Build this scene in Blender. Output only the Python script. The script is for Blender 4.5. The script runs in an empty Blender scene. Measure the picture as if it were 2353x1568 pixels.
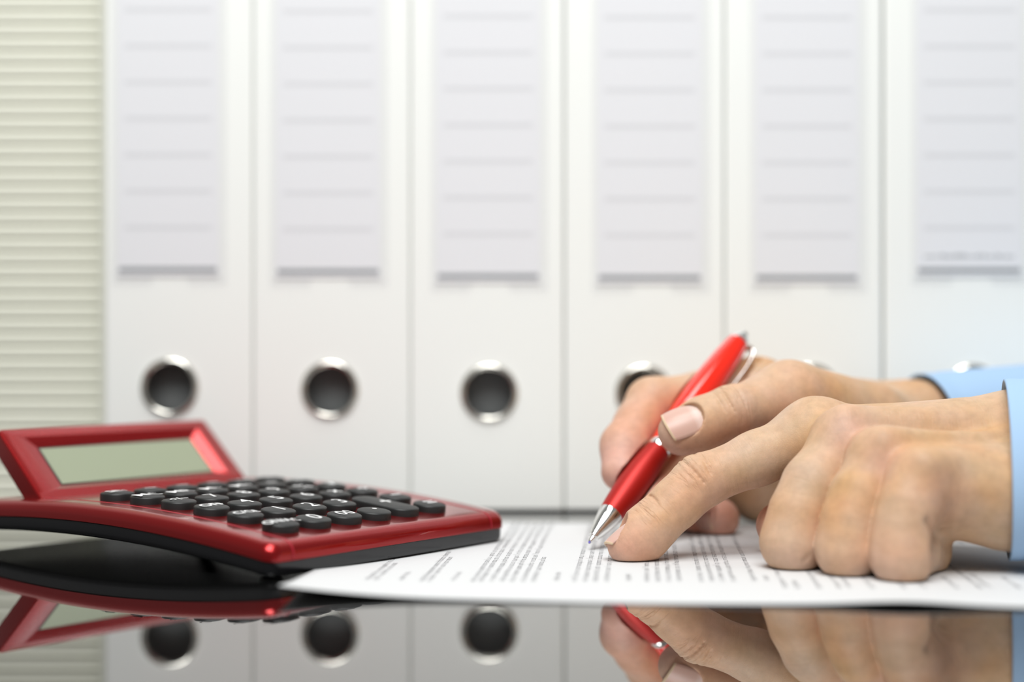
import bpy, bmesh, math, random
import numpy as np
from mathutils import Vector, Matrix

# ------------------------------------------------------------------ camera
F, YH, H = 3500.0, 800.0, 0.07767          # focal length and horizon row in pixels of 2353x1568, camera height
scene = bpy.context.scene
COL = scene.collection
cam_data = bpy.data.cameras.new('camera')
cam_data.sensor_width = 36.0
cam_data.lens = F / 2353.0 * 36.0
cam_data.shift_y = (YH - 784.0) / 2353.0
cam_data.clip_start = 0.01
cam_data.dof.use_dof = True
cam_data.dof.focus_distance = 0.560
cam_data.dof.aperture_fstop = 3.0
camera = bpy.data.objects.new('camera', cam_data)
COL.objects.link(camera)
camera.location = (0, 0, H)
camera.rotation_euler = (math.pi / 2, 0, 0)
scene.camera = camera

# ------------------------------------------------------------------ world, lights, exposure
world = bpy.data.worlds.new('world')
scene.world = world
world.use_nodes = True
world.node_tree.nodes['Background'].inputs[0].default_value = (1.0, 0.99, 0.965, 1)
world.node_tree.nodes['Background'].inputs[1].default_value = 0.27

def area_light(name, loc, target, size, power, color):
    d = bpy.data.lights.new(name, 'AREA')
    d.shape = 'RECTANGLE'
    d.size, d.size_y = size
    d.energy = power
    d.color = color
    o = bpy.data.objects.new(name, d)
    COL.objects.link(o)
    o.location = loc
    o.rotation_euler = (Vector(target) - Vector(loc)).to_track_quat('-Z', 'Y').to_euler()
    return o

area_light('ceiling_lamp_light', (0.02, 0.44, 1.05), (0.04, 0.60, 0.0), (0.42, 0.30), 4.0, (1.0, 0.99, 0.96))
area_light('added_front_light', (-0.10, -0.15, 1.10), (0.0, 0.65, 0.10), (0.85, 0.60), 18.6, (0.975, 0.99, 0.985))  # unseen soft key lamp, added and set forward to keep the binders bright
scene.view_settings.view_transform = 'Standard'
scene.view_settings.look = 'None'
scene.view_settings.exposure = -0.10
scene.view_settings.gamma = 1.0
scene.view_settings.use_curve_mapping = False

rng = random.Random(7)

# ------------------------------------------------------------------ helpers
def at(px, py, d):
    """point of the place seen at this row/column of the photograph at depth d metres"""
    return Vector(((px - 1176.5) * d / F, d, H - (py - YH) * d / F))

def link(name, me, mat=None, parent=None, smooth=False):
    o = bpy.data.objects.new(name, me)
    COL.objects.link(o)
    if mat is not None:
        me.materials.append(mat)
    if parent is not None:
        o.parent = parent
    if smooth:
        me.shade_smooth()
    return o

def from_bm(name, bm, mat=None, parent=None, smooth=False):
    me = bpy.data.meshes.new(name)
    bmesh.ops.recalc_face_normals(bm, faces=bm.faces)
    bm.to_mesh(me)
    bm.free()
    return link(name, me, mat, parent, smooth)

def from_data(name, verts, faces, mat=None, parent=None, smooth=False):
    me = bpy.data.meshes.new(name)
    me.from_pydata([tuple(v) for v in verts], [], faces)
    me.update()
    return link(name, me, mat, parent, smooth)

def empty(name, loc, label, cat, group=None, rotz=0.0):
    o = bpy.data.objects.new(name, None)
    o.empty_display_size = 0.02
    COL.objects.link(o)
    o.location = loc
    o.rotation_euler = (0, 0, rotz)
    tag(o, label, cat, group)
    return o

def tag(o, label, cat, group=None):
    o['label'] = label
    o['category'] = cat
    if group:
        o['group'] = group

def add_box(bm, x0, x1, y0, y1, z0, z1, bevel=0.0, seg=2):
    r = bmesh.ops.create_cube(bm, size=1.0)
    vs = r['verts']
    for v in vs:
        v.co = Vector(((x0 + x1) / 2 + v.co.x * (x1 - x0), (y0 + y1) / 2 + v.co.y * (y1 - y0), (z0 + z1) / 2 + v.co.z * (z1 - z0)))
    if bevel:
        es = list({e for v in vs for e in v.link_edges})
        bmesh.ops.bevel(bm, geom=es, offset=bevel, segments=seg, affect='EDGES', profile=0.6)

def lathe(profile, n=48, axis_frame=None, close=True):
    """profile [(s, r)]; axis_frame (origin, axis, e1, e2)"""
    if axis_frame is None:
        axis_frame = (Vector((0, 0, 0)), Vector((0, 0, 1)), Vector((1, 0, 0)), Vector((0, 1, 0)))
    o, a, e1, e2 = axis_frame
    verts, faces = [], []
    for s, r in profile:
        for k in range(n):
            t = 2 * math.pi * k / n
            verts.append(o + a * s + (e1 * math.cos(t) + e2 * math.sin(t)) * r)
    for i in range(len(profile) - 1):
        for k in range(n):
            k2 = (k + 1) % n
            faces.append((i * n + k, i * n + k2, (i + 1) * n + k2, (i + 1) * n + k))
    if close:
        faces.append(tuple(reversed(range(n))))
        faces.append(tuple(range((len(profile) - 1) * n, len(profile) * n)))
    return verts, faces

def frame_from_axis(o, a, hint):
    a = a.normalized()
    e1 = (hint - a * hint.dot(a)).normalized()
    return (o, a, e1, a.cross(e1))

# ------------------------------------------------------------------ materials
def mat(name, color, rough=0.5, metallic=0.0, **kw):
    m = bpy.data.materials.new(name)
    m.use_nodes = True
    b = m.node_tree.nodes['Principled BSDF']
    b.inputs['Base Color'].default_value = (*color, 1)
    b.inputs['Roughness'].default_value = rough
    b.inputs['Metallic'].default_value = metallic
    for k, v in kw.items():
        b.inputs[k.replace('_', ' ')].default_value = v
    return m

def noise_bump(m, scale, strength, dist=0.0002, detail=3.0):
    nt = m.node_tree
    b = nt.nodes['Principled BSDF']
    tc = nt.nodes.new('ShaderNodeTexCoord')
    nz = nt.nodes.new('ShaderNodeTexNoise')
    nz.inputs['Scale'].default_value = scale
    nz.inputs['Detail'].default_value = detail
    bp = nt.nodes.new('ShaderNodeBump')
    bp.inputs['Strength'].default_value = strength
    bp.inputs['Distance'].default_value = dist
    nt.links.new(tc.outputs['Object'], nz.inputs['Vector'])
    nt.links.new(nz.outputs['Fac'], bp.inputs['Height'])
    nt.links.new(bp.outputs['Normal'], b.inputs['Normal'])
    return nz, tc

def tint_noise(m, c1, c2, scale, detail=3.0):
    nt = m.node_tree
    b = nt.nodes['Principled BSDF']
    tc = nt.nodes.new('ShaderNodeTexCoord')
    nz = nt.nodes.new('ShaderNodeTexNoise')
    nz.inputs['Scale'].default_value = scale
    nz.inputs['Detail'].default_value = detail
    mx = nt.nodes.new('ShaderNodeMix')
    mx.data_type = 'RGBA'
    mx.inputs[6].default_value = (*c1, 1)
    mx.inputs[7].default_value = (*c2, 1)
    nt.links.new(tc.outputs['Object'], nz.inputs['Vector'])
    nt.links.new(nz.outputs['Fac'], mx.inputs[0])
    nt.links.new(mx.outputs[2], b.inputs['Base Color'])

M = {}
M['glass_table'] = mat('black glass', (0.006, 0.006, 0.006), 0.012, IOR=1.6, Coat_Weight=0.55, Coat_Roughness=0.01)
M['paper'] = mat('printed paper', (0.66, 0.667, 0.675), 0.75)
noise_bump(M['paper'], 900, 0.05)
M['ink'] = mat('black ink', (0.13, 0.13, 0.14), 0.7)
M['binder'] = mat('white binder film', (0.915, 0.93, 0.90), 0.5)
noise_bump(M['binder'], 700, 0.06, 0.0001)
M['binder_inside'] = mat('dark grey board', (0.045, 0.048, 0.05), 0.7)
tint_noise(M['binder_inside'], (0.085, 0.09, 0.092), (0.125, 0.13, 0.132), 40)
M['label'] = mat('label card', (0.90, 0.905, 0.92), 0.7)
M['label_grey'] = mat('label rule grey', (0.78, 0.785, 0.80), 0.7)
M['label_bar'] = mat('label bar grey', (0.34, 0.36, 0.37), 0.7)
M['chrome'] = mat('chrome', (0.86, 0.86, 0.84), 0.07, 1.0)
M['ring_metal'] = mat('nickel ring', (0.80, 0.78, 0.72), 0.18, 1.0)
M['cream'] = mat('cream slat', (0.72, 0.735, 0.60), 0.5)
tint_noise(M['cream'], (0.745, 0.745, 0.635), (0.785, 0.785, 0.68), 30)
M['cream_trim'] = mat('cream trim', (0.80, 0.80, 0.70), 0.45)
M['wall'] = mat('wall paint', (0.75, 0.75, 0.72), 0.8)
M['calc_red'] = mat('red lacquer', (0.33, 0.0015, 0.003), 0.26, 0.75, Coat_Weight=0.55, Coat_Roughness=0.03)
M['calc_line'] = mat('red seam', (0.36, 0.006, 0.02), 0.4, 0.2)
M['calc_black'] = mat('black gloss plastic', (0.012, 0.0125, 0.014), 0.2)
M['rubber'] = mat('black rubber', (0.011, 0.0115, 0.012), 0.6)
M['key'] = mat('black rubber key', (0.011, 0.012, 0.012), 0.46)
noise_bump(M['key'], 4000, 0.08, 0.0001)
M['legend'] = mat('white legend print', (0.85, 0.85, 0.85), 0.5)
M['lcd'] = mat('grey green display', (0.29, 0.33, 0.225), 0.25)
M['lcd_frame'] = mat('display gasket', (0.02, 0.02, 0.022), 0.4)
M['pen_red'] = mat('satin red barrel', (0.44, 0.009, 0.005), 0.44, 0.45, Coat_Weight=0.1, Coat_Roughness=0.3)
M['pen_clear'] = mat('translucent red barrel', (0.88, 0.022, 0.006), 0.16, 0.0, Coat_Weight=0.5, Coat_Roughness=0.08)
b_ = M['pen_clear'].node_tree.nodes['Principled BSDF']
b_.inputs['Subsurface Weight'].default_value = 0.6
b_.inputs['Subsurface Radius'].default_value = (1.0, 0.1, 0.03)
b_.inputs['Subsurface Scale'].default_value = 0.006
M['pen_ball'] = mat('blue ball', (0.10, 0.08, 0.35), 0.2, 0.8)
M['shirt'] = mat('light blue cotton', (0.34, 0.50, 0.71), 0.8)
noise_bump(M['shirt'], 1800, 0.25, 0.0003)
M['thread'] = mat('dark cuff lining', (0.16, 0.22, 0.30), 0.85)

# clear plastic film of the label pockets
mf = bpy.data.materials.new('clear film')
mf.use_nodes = True
nt = mf.node_tree
nt.nodes.clear()
out = nt.nodes.new('ShaderNodeOutputMaterial')
mx = nt.nodes.new('ShaderNodeMixShader')
tr = nt.nodes.new('ShaderNodeBsdfTransparent')
tr.inputs[0].default_value = (0.988, 0.988, 0.992, 1)
gl = nt.nodes.new('ShaderNodeBsdfGlossy')
gl.inputs['Roughness'].default_value = 0.15
mx.inputs[0].default_value = 0.03
nt.links.new(tr.outputs[0], mx.inputs[1])
nt.links.new(gl.outputs[0], mx.inputs[2])
nt.links.new(mx.outputs[0], out.inputs[0])
M['film'] = mf

def skin_material(name, base, flush):
    m = bpy.data.materials.new(name)
    m.use_nodes = True
    nt = m.node_tree
    N, Lk = nt.nodes, nt.links
    b = N['Principled BSDF']
    b.inputs['Roughness'].default_value = 0.52
    b.inputs['Specular IOR Level'].default_value = 0.32
    b.inputs['Subsurface Weight'].default_value = 0.14
    b.inputs['Subsurface Radius'].default_value = (1.0, 0.35, 0.18)
    b.inputs['Subsurface Scale'].default_value = 0.0028
    tc = N.new('ShaderNodeTexCoord')
    n1 = N.new('ShaderNodeTexNoise')
    n1.inputs['Scale'].default_value = 70
    n1.inputs['Detail'].default_value = 4
    Lk.new(tc.outputs['Object'], n1.inputs['Vector'])
    ramp = N.new('ShaderNodeMapRange')
    ramp.inputs[1].default_value = 0.35
    ramp.inputs[2].default_value = 0.7
    Lk.new(n1.outputs['Fac'], ramp.inputs[0])
    fl = N.new('ShaderNodeAttribute')
    fl.attribute_name = 'flush'
    mul = N.new('ShaderNodeMath')
    mul.operation = 'MULTIPLY_ADD'
    mul.inputs[1].default_value = 0.22
    Lk.new(ramp.outputs[0], mul.inputs[0])
    Lk.new(fl.outputs['Fac'], mul.inputs[2])
    mul.use_clamp = True
    mix = N.new('ShaderNodeMix')
    mix.data_type = 'RGBA'
    mix.inputs[6].default_value = (*base, 1)
    mix.inputs[7].default_value = (*flush, 1)
    Lk.new(mul.outputs[0], mix.inputs[0])
    # freckle-fine and broad mottling of the skin tone
    n4 = N.new('ShaderNodeTexNoise')
    n4.inputs['Scale'].default_value = 260
    n4.inputs['Detail'].default_value = 5
    n4.inputs['Roughness'].default_value = 0.65
    Lk.new(tc.outputs['Object'], n4.inputs['Vector'])
    hs = N.new('ShaderNodeMapRange')
    hs.inputs[1].default_value = 0.3
    hs.inputs[2].default_value = 0.7
    hs.inputs[3].default_value = 0.90
    hs.inputs[4].default_value = 1.10
    Lk.new(n4.outputs['Fac'], hs.inputs[0])
    hsv = N.new('ShaderNodeHueSaturation')
    Lk.new(hs.outputs[0], hsv.inputs['Value'])
    n5 = N.new('ShaderNodeTexNoise')
    n5.inputs['Scale'].default_value = 38
    n5.inputs['Detail'].default_value = 2
    Lk.new(tc.outputs['Object'], n5.inputs['Vector'])
    h5 = N.new('ShaderNodeMapRange')
    h5.inputs[1].default_value = 0.3
    h5.inputs[2].default_value = 0.7
    h5.inputs[3].default_value = 0.80
    h5.inputs[4].default_value = 1.15
    Lk.new(n5.outputs['Fac'], h5.inputs[0])
    Lk.new(h5.outputs[0], hsv.inputs['Saturation'])
    Lk.new(mix.outputs[2], hsv.inputs['Color'])
    Lk.new(hsv.outputs[0], b.inputs['Base Color'])
    # wrinkles: stretched noise in finger coordinates, strong at joints
    wc = N.new('ShaderNodeAttribute')
    wc.attribute_name = 'fcoord'
    wm = N.new('ShaderNodeAttribute')
    wm.attribute_name = 'wrinkle'
    n2 = N.new('ShaderNodeTexNoise')
    n2.inputs['Scale'].default_value = 1.0
    n2.inputs['Detail'].default_value = 3
    n2.inputs['Distortion'].default_value = 0.25
    Lk.new(wc.outputs['Vector'], n2.inputs['Vector'])
    cr = N.new('ShaderNodeValToRGB')
    cr.color_ramp.elements[0].position = 0.36
    cr.color_ramp.elements[1].position = 0.50
    Lk.new(n2.outputs['Fac'], cr.inputs[0])
    sub = N.new('ShaderNodeMath')
    sub.operation = 'SUBTRACT'
    sub.inputs[1].default_value = 1.0
    Lk.new(cr.outputs[0], sub.inputs[0])
    wmul = N.new('ShaderNodeMath')
    wmul.operation = 'MULTIPLY'
    Lk.new(sub.outputs[0], wmul.inputs[0])
    Lk.new(wm.outputs['Fac'], wmul.inputs[1])
    n3 = N.new('ShaderNodeTexVoronoi')
    n3.inputs['Scale'].default_value = 1300
    n3.feature = 'DISTANCE_TO_EDGE'
    Lk.new(tc.outputs['Object'], n3.inputs['Vector'])
    fine = N.new('ShaderNodeMath')
    fine.operation = 'MULTIPLY_ADD'
    fine.inputs[1].default_value = 0.14
    Lk.new(n3.outputs['Distance'], fine.inputs[0])
    Lk.new(wmul.outputs[0], fine.inputs[2])
    bp = N.new('ShaderNodeBump')
    bp.inputs['Strength'].default_value = 0.6
    bp.inputs['Distance'].default_value = 0.0006
    Lk.new(fine.outputs[0], bp.inputs['Height'])
    Lk.new(bp.outputs['Normal'], b.inputs['Normal'])
    return m

M['skin'] = skin_material('skin', (0.565, 0.372, 0.222), (0.645, 0.325, 0.235))

def nail_material():
    m = mat('nail', (0.75, 0.45, 0.38), 0.36, 0.0)
    nt = m.node_tree
    b = nt.nodes['Principled BSDF']
    b.inputs['Subsurface Weight'].default_value = 0.1
    b.inputs['Subsurface Scale'].default_value = 0.002
    a = nt.nodes.new('ShaderNodeAttribute')
    a.attribute_name = 'nail_v'
    cr = nt.nodes.new('ShaderNodeValToRGB')
    e = cr.color_ramp.elements
    e[0].position, e[0].color = 0.0, (0.72, 0.53, 0.46, 1)
    e[1].position, e[1].color = 1.0, (0.74, 0.56, 0.36, 1)
    for p, c in ((0.18, (0.72, 0.54, 0.48, 1)), (0.32, (0.62, 0.40, 0.33, 1)), (0.93, (0.63, 0.39, 0.32, 1)), (0.965, (0.72, 0.54, 0.37, 1))):
        x = cr.color_ramp.elements.new(p)
        x.color = c
    nt.links.new(a.outputs['Fac'], cr.inputs[0])
    nt.links.new(cr.outputs[0], b.inputs['Base Color'])
    return m
M['nail'] = nail_material()

# ------------------------------------------------------------------ setting
bm = bmesh.new()
add_box(bm, -1.6, 1.6, 1.03, 1.07, -0.74, 1.6)
o = from_bm('wall_back', bm, M['wall'])
o['kind'] = 'structure'
bm = bmesh.new()
add_box(bm, -1.6, 1.6, -1.6, 1.03, -0.76, -0.74)
o = from_bm('floor', bm, M['wall'])
o['kind'] = 'structure'

desk = empty('glass_desk', (0, 0.4, -0.74), 'black glossy glass desk mirroring the things on it', 'desk')
bm = bmesh.new()
add_box(bm, -0.95, 0.95, -0.62, 0.618, 0.728, 0.74, 0.002, 2)
from_bm('desk_top', bm, M['glass_table'], desk)
for sx in (-0.88, 0.88):
    for sy in (-0.55, 0.55):
        bm = bmesh.new()
        add_box(bm, sx - 0.025, sx + 0.025, sy - 0.025, sy + 0.025, 0.0, 0.728, 0.002, 2)
        from_bm('leg', bm, M['calc_black'], desk)

# ------------------------------------------------------------------ binders
DB = 0.7192                                   # depth of the binder spines
PXM = F / DB                                  # pixels per metre there
def bx(px): return (px - 1176.5) / PXM
def bz(py): return H - (py - YH) / PXM

def make_binder(px0, px1, hole, lab, bar_y, label, with_print):
    x0, x1 = bx(px0), bx(px1)
    cx = (x0 + x1) / 2
    root = empty('lever_arch_binder', (cx, DB, 0), label, 'binder', 'white binders in a row behind the desk')
    w2 = (x1 - x0) / 2
    zb, zt = 0.0016, 0.318
    hx, hz, hr = bx(hole[0]) - cx, bz(hole[1]), 0.0119
    # spine board with a round hole and rounded long edges
    rr = 0.0018
    bm = bmesh.new()
    n = 56
    xl, xr = -w2 + rr, w2 - rr
    angs = [2 * math.pi * k / n for k in range(n)]
    angs = sorted(angs + [math.atan2(sz, sx) % (2 * math.pi) for sx in (xr - hx, xl - hx) for sz in (0.030, -0.030)])
    n = len(angs)
    inner, outer = [], []
    for t in angs:
        c, s = math.cos(t), math.sin(t)
        inner.append((hx + hr * c, hz + hr * s))
        tx = ((xr - hx) / c if c > 1e-9 else (xl - hx) / c if c < -1e-9 else 1e9)
        k = min(tx, 0.030 / max(abs(s), 1e-9))
        outer.append((hx + k * c, hz + k * s))
    def ring(pts, y): return [bm.verts.new((p[0], y, p[1])) for p in pts]
    a = ring(inner, 0.0); b = ring(outer, 0.0); d = ring(inner, 0.0028)
    for k in range(n):
        k2 = (k + 1) % n
        bm.faces.new((a[k], a[k2], b[k2], b[k]))
        bm.faces.new((a[k], d[k], d[k2], a[k2]))
    zl, zh = hz - 0.030, hz + 0.030
    def quad(p): bm.faces.new([bm.verts.new(q) for q in p])
    quad([(xl, 0, zb), (xr, 0, zb), (xr, 0, zl), (xl, 0, zl)])
    quad([(xl, 0, zh), (xr, 0, zh), (xr, 0, zt), (xl, 0, zt)])
    # rounded edges and returns
    for sgn in (-1, 1):
        prev = None
        for k in range(7):
            t = (math.pi / 2) * k / 6
            p = (sgn * (w2 - rr + rr * math.sin(t)), rr - rr * math.cos(t))
            if prev:
                quad([(prev[0], prev[1], zb), (p[0], p[1], zb), (p[0], p[1], zt), (prev[0], prev[1], zt)])
            prev = p
        quad([(prev[0], prev[1], zb), (prev[0], 0.010, zb), (prev[0], 0.010, zt), (prev[0], prev[1], zt)])
    quad([(-w2 + rr, 0, zb), (w2 - rr, 0, zb), (w2 - rr, 0.004, zb), (-w2 + rr, 0.004, zb)])
    bmesh.ops.remove_doubles(bm, verts=bm.verts, dist=1e-6)
    sp = from_bm('spine', bm, M['binder'], root)
    for sgn in (-1, 1):
        bm = bmesh.new()
        xa, xb = sorted((sgn * w2, sgn * (w2 - 0.0024)))
        add_box(bm, xa, xb, 0.0101, 0.284, 0.0, zt, 0.0006, 2)
        from_bm('cover_board', bm, M['binder'], root)
    bm = bmesh.new()
    add_box(bm, -w2 + 0.004, w2 - 0.004, 0.0105, 0.265, 0.004, 0.300)
    from_bm('file_block', bm, M['binder_inside'], root)
    fr = (Vector((hx, 0, hz)), Vector((0, -1, 0)), Vector((1, 0, 0)), Vector((0, 0, 1)))
    prof = [(-0.006, 0.0111), (0.0004, 0.0111), (0.0013, 0.0116), (0.0017, 0.0124), (0.0013, 0.0134), (0.0005, 0.0139), (0.0001, 0.0140)]
    v, f = lathe(prof, 64, fr, close=False)
    rg = from_data('finger_ring', v, f, M['ring_metal'], root, True)
    # label pocket, label and its printing
    lx0, lx1 = bx(lab[0]) - cx, bx(lab[1]) - cx
    zbar = bz(bar_y)
    ztop = 0.300
    hold_l, hold_r, hold_b = lx0 - 0.0034, lx1 + 0.0046, zbar - 0.0072
    nx0, nx1 = lx0 + 0.0150, lx1 - 0.0130
    y0 = -0.0012
    pts = [(hold_l, hold_b), (nx0, hold_b), (nx0 + 0.0022, hold_b + 0.0048), (nx1 - 0.0022, hold_b + 0.0048), (nx1, hold_b), (hold_r, hold_b), (hold_r, ztop + 0.004), (hold_l, ztop + 0.004)]
    vv = [(p[0], y0, p[1]) for p in pts] + [(p[0], y0 + 0.00035, p[1]) for p in pts]
    m_ = len(pts)
    ff = [tuple(range(m_)), tuple(reversed(range(m_, 2 * m_)))] + [(k, (k + 1) % m_, m_ + (k + 1) % m_, m_ + k) for k in range(m_)]
    hold = from_data('label_pocket', vv, ff, M['film'], root)
    bm = bmesh.new()
    add_box(bm, lx0 - 0.0008, lx1 + 0.0008, -0.0006, -0.0002, zbar - 0.0030, ztop)
    card = from_bm('label_card', bm, M['label'], root)
    vv, ff = [], []
    def rect(xa, xb, za, zb_):
        k = len(vv)
        vv.extend([(xa, -0.00066, za), (xb, -0.00066, za), (xb, -0.00066, zb_), (xa, -0.00066, zb_)])
        ff.append((k, k + 1, k + 2, k + 3))
    z = zbar + 97 / PXM
    while z < ztop - 0.01:
        rect(lx0 + 0.0026, lx1 - 0.0026, z - 0.0008, z + 0.0008)
        z += 83.4 / PXM
    from_data('printed_rule', vv, ff, M['label_grey'], card)
    vv, ff = [], []
    rect(lx0, lx1, zbar - 0.0012, zbar + 0.0012)
    if with_print:
        x = lx0 + 0.003
        while x < lx1 - 0.003:
            g = rng.uniform(0.0006, 0.0012)
            rect(x, x + g, zbar + 0.0056, zbar + 0.0056 + rng.choice((0.0013, 0.0013, 0.0019)))
            x += g + rng.choice((0.0004, 0.0004, 0.0005, 0.0009))
    from_data('printed_bar', vv, ff, M['label_bar'], card)
    return root

BIND = [
    (240, 579.3, (390, 890), (274, 499), 620, 'white binder standing right beside the cream slatted panel', False),
    (580.9, 942.2, (758, 896), (638, 870), 624, 'second white binder from the cream slatted panel', False),
    (943.6, 1296, (1124, 903), (1006, 1237), 635, 'third white binder from the cream slatted panel', False),
    (1298.2, 1664.8, (1480, 905), (1376, 1609), 638, 'fourth white binder from the slatted panel, rising behind the red pen', False),
    (1667, 2028, (1864, 902), (1738, 1969), 638, 'fifth white binder from the slatted panel, rising behind the wrist', False),
    (2033, 2394, (2235, 903), (2109, 2344), 621, 'white binder with a line of small print on its label', True),
]
for b in BIND:
    make_binder(*b)

# ------------------------------------------------------------------ cream slatted panel
pr = bx(228)
panel = empty('slatted_panel', (pr, 0.735, 0), 'cream panel of thin horizontal slats next to the white binders', 'panel')
bm = bmesh.new()
add_box(bm, -0.118, 0.0, 0.006, 0.020, 0.0, 0.372)
from_bm('backing', bm, M['cream'], panel)
bm = bmesh.new()
add_box(bm, -0.0034, 0.0006, -0.0030, 0.0059, 0.0, 0.372, 0.0008, 2)
from_bm('edge_trim', bm, M['cream_trim'], panel)
pitch = 31.0 * 0.735 / F
vs, fs = [], []
NS = 7
for i, xx in enumerate((-0.116, -0.0036)):
    for k in range(NS + 1):
        t = k / NS
        zz = (t - 0.5) * pitch * 0.97
        yy = 0.0042 - 0.0010 * (1 - (2 * t - 1) ** 8)
        vs.append((xx, yy, zz))
    vs.append((xx, 0.0058, pitch * 0.485)); vs.append((xx, 0.0058, -pitch * 0.485))
n_ = NS + 3
for k in range(n_):
    k2 = (k + 1) % n_
    fs.append((k, k2, n_ + k2, n_ + k))
fs.append(tuple(reversed(range(n_)))); fs.append(tuple(range(n_, 2 * n_)))
slat_me = bpy.data.meshes.new('slat')
slat_me.from_pydata(vs, [], fs)
slat_me.materials.append(M['cream'])
slat_me.shade_smooth()
slat_me.set_sharp_from_angle(angle=math.radians(50))
z = pitch * 0.55
while z < 0.37:
    o = bpy.data.objects.new('slat', slat_me)
    COL.objects.link(o)
    o.parent = panel
    o.location = (0, 0, z)
    z += pitch

# ------------------------------------------------------------------ printed document
PD = Vector((0.0861, 1.0, 0)).normalized()            # the way the lines run
PX = Vector((PD.y, -PD.x, 0))
P0 = Vector((-0.0722, 0.4702, 0))                     # corner of the sheet
PW, PH_ = 0.297, 0.210
def paper_z(u, v):
    z = 0.0005
    c = max(0.0, 1 - u / 0.055)
    z += 0.0034 * c * c * max(0.0, 1 - v / 0.10) ** 1.5
    z += 0.00030 * (1 + math.sin(u * 38 + 0.6)) * max(0, 1 - v / 0.018)
    t = (u - 0.190) / 0.018
    z += 0.0010 * math.exp(-t * t) * max(0, 1 - v / 0.024)
    return z
def paper_pt(u, v, dz=0.0):
    p = P0 + PX * u + PD * v
    return (p.x, p.y, paper_z(u, v) + dz)
nu, nv = 90, 40
verts = [paper_pt(PW * i / nu, PH_ * (j / nv) ** 1.3) for j in range(nv + 1) for i in range(nu + 1)]
faces = [(j * (nu + 1) + i, j * (nu + 1) + i + 1, (j + 1) * (nu + 1) + i + 1, (j + 1) * (nu + 1) + i) for j in range(nv) for i in range(nu)]
k0 = len(verts)
verts += [(v[0], v[1], v[2] - 0.00022) for v in verts]
nf = len(faces)
faces += [tuple(k0 + q for q in reversed(f)) for f in faces[:nf]]
def rim(a, b): faces.append((a, b, b + k0, a + k0))
for i in range(nu):
    rim(i + 1, i); rim(nv * (nu + 1) + i, nv * (nu + 1) + i + 1)
for j in range(nv):
    rim(j * (nu + 1), (j + 1) * (nu + 1)); rim((j + 1) * (nu + 1) + nu, j * (nu + 1) + nu)
paper = from_data('document', verts, faces, M['paper'], None, True)
tag(paper, 'white printed sheet lying on the black glass under both hands', 'document')

# lines of print, small strokes lying on the sheet
pv_, pf_ = [], []
def stroke(u0, u1, v0, v1):
    k = len(pv_)
    for (u, v) in ((u0, v0), (u1, v0), (u1, v1), (u0, v1)):
        pv_.append(paper_pt(u, v, 0.00006))
    pf_.append((k, k + 1, k + 2, k + 3))
def to_uv(px, py):
    d = F * H / (py - YH)
    p = Vector(((px - 1176.5) * d / F, d, 0)) - P0
    return p.dot(PX), p.dot(PD)
XH = 0.00140
def letter(u, v, w):
    """a made-up letter: u is the line's base, v its start, strokes like print"""
    t = 0.00016
    r = rng.random()
    up = u - XH                      # the top of the letters faces the far left of the desk
    asc = up - (0.0008 if rng.random() < 0.25 else 0)
    if r < 0.30:
        stroke(asc, u, v, v + t); stroke(up, u, v + w - t, v + w); stroke(up, up + t, v, v + w)
    elif r < 0.62:
        stroke(up, u, v, v + t); stroke(up, up + t, v, v + w); stroke(u - t, u, v, v + w)
        if rng.random() < 0.5: stroke(up, u, v + w - t, v + w)
        else: stroke((up + u) / 2, (up + u) / 2 + t, v, v + w)
    elif r < 0.75:
        stroke(asc - 0.0003, u, v + w * 0.4, v + w * 0.4 + t)
    elif r < 0.88:
        stroke(up, u + (0.0007 if rng.random() < 0.4 else 0), v + w - t, v + w); stroke(up, u, v, v + t); stroke(u - t, u, v, v + w)
    else:
        stroke(up, u, v, v + t); stroke(up, u, v + w - t, v + w); stroke(up, up + t, v, v + w); stroke(up, u, v + w / 2 - t / 2, v + w / 2 + t / 2)
def text_line(px, py, length, bold=False):
    u, v = to_uv(px, py)
    end = v + length
    while v < end:
        for _ in range(rng.randint(2, 9)):
            w = rng.uniform(0.0010, 0.0017)
            letter(u, v, w)
            if bold: letter(u, v + 0.00012, w)
            v += w + 0.00045
        v += 0.0011
LN = [(848, 0.052), (868, 0.043), (972, 0.064), (991, 0.052), (1090, 0.17), (1110, 0.17), (1134, 0.168), (1158, 0.17), (1181, 0.17), (1205, 0.168), (1230, 0.056),
      (1324, 0.17), (1349, 0.166), (1373, 0.17), (1398, 0.16), (1492, 0.17), (1518, 0.168), (1542, 0.17), (1567, 0.165), (1617, 0.17), (1641, 0.17), (1666, 0.166), (1691, 0.17), (1740, 0.17)]
for px, ln in LN:
    text_line(px + rng.uniform(-1, 1), 1340, ln)
for px in (926, 1046, 1283, 1449, 1768):
    text_line(px, 1338, 0.012)
for px, ln in ((1812, 0.05), (1840, 0.012), (1890, 0.05), (1936, 0.03), (1960, 0.05), (2012, 0.02), (2085, 0.012), (2132, 0.03), (2206, 0.02), (2260, 0.07), (2284, 0.02), (2350, 0.02)):
    text_line(px, 1356, ln)
for px in (2090, 2150, 2210):
    text_line(px + 130, 1256 + (px - 2090) * 0.02, 0.005)
ink = from_data('printed_text', pv_, pf_, M['ink'], paper)
ink['kind'] = 'stuff'

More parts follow.
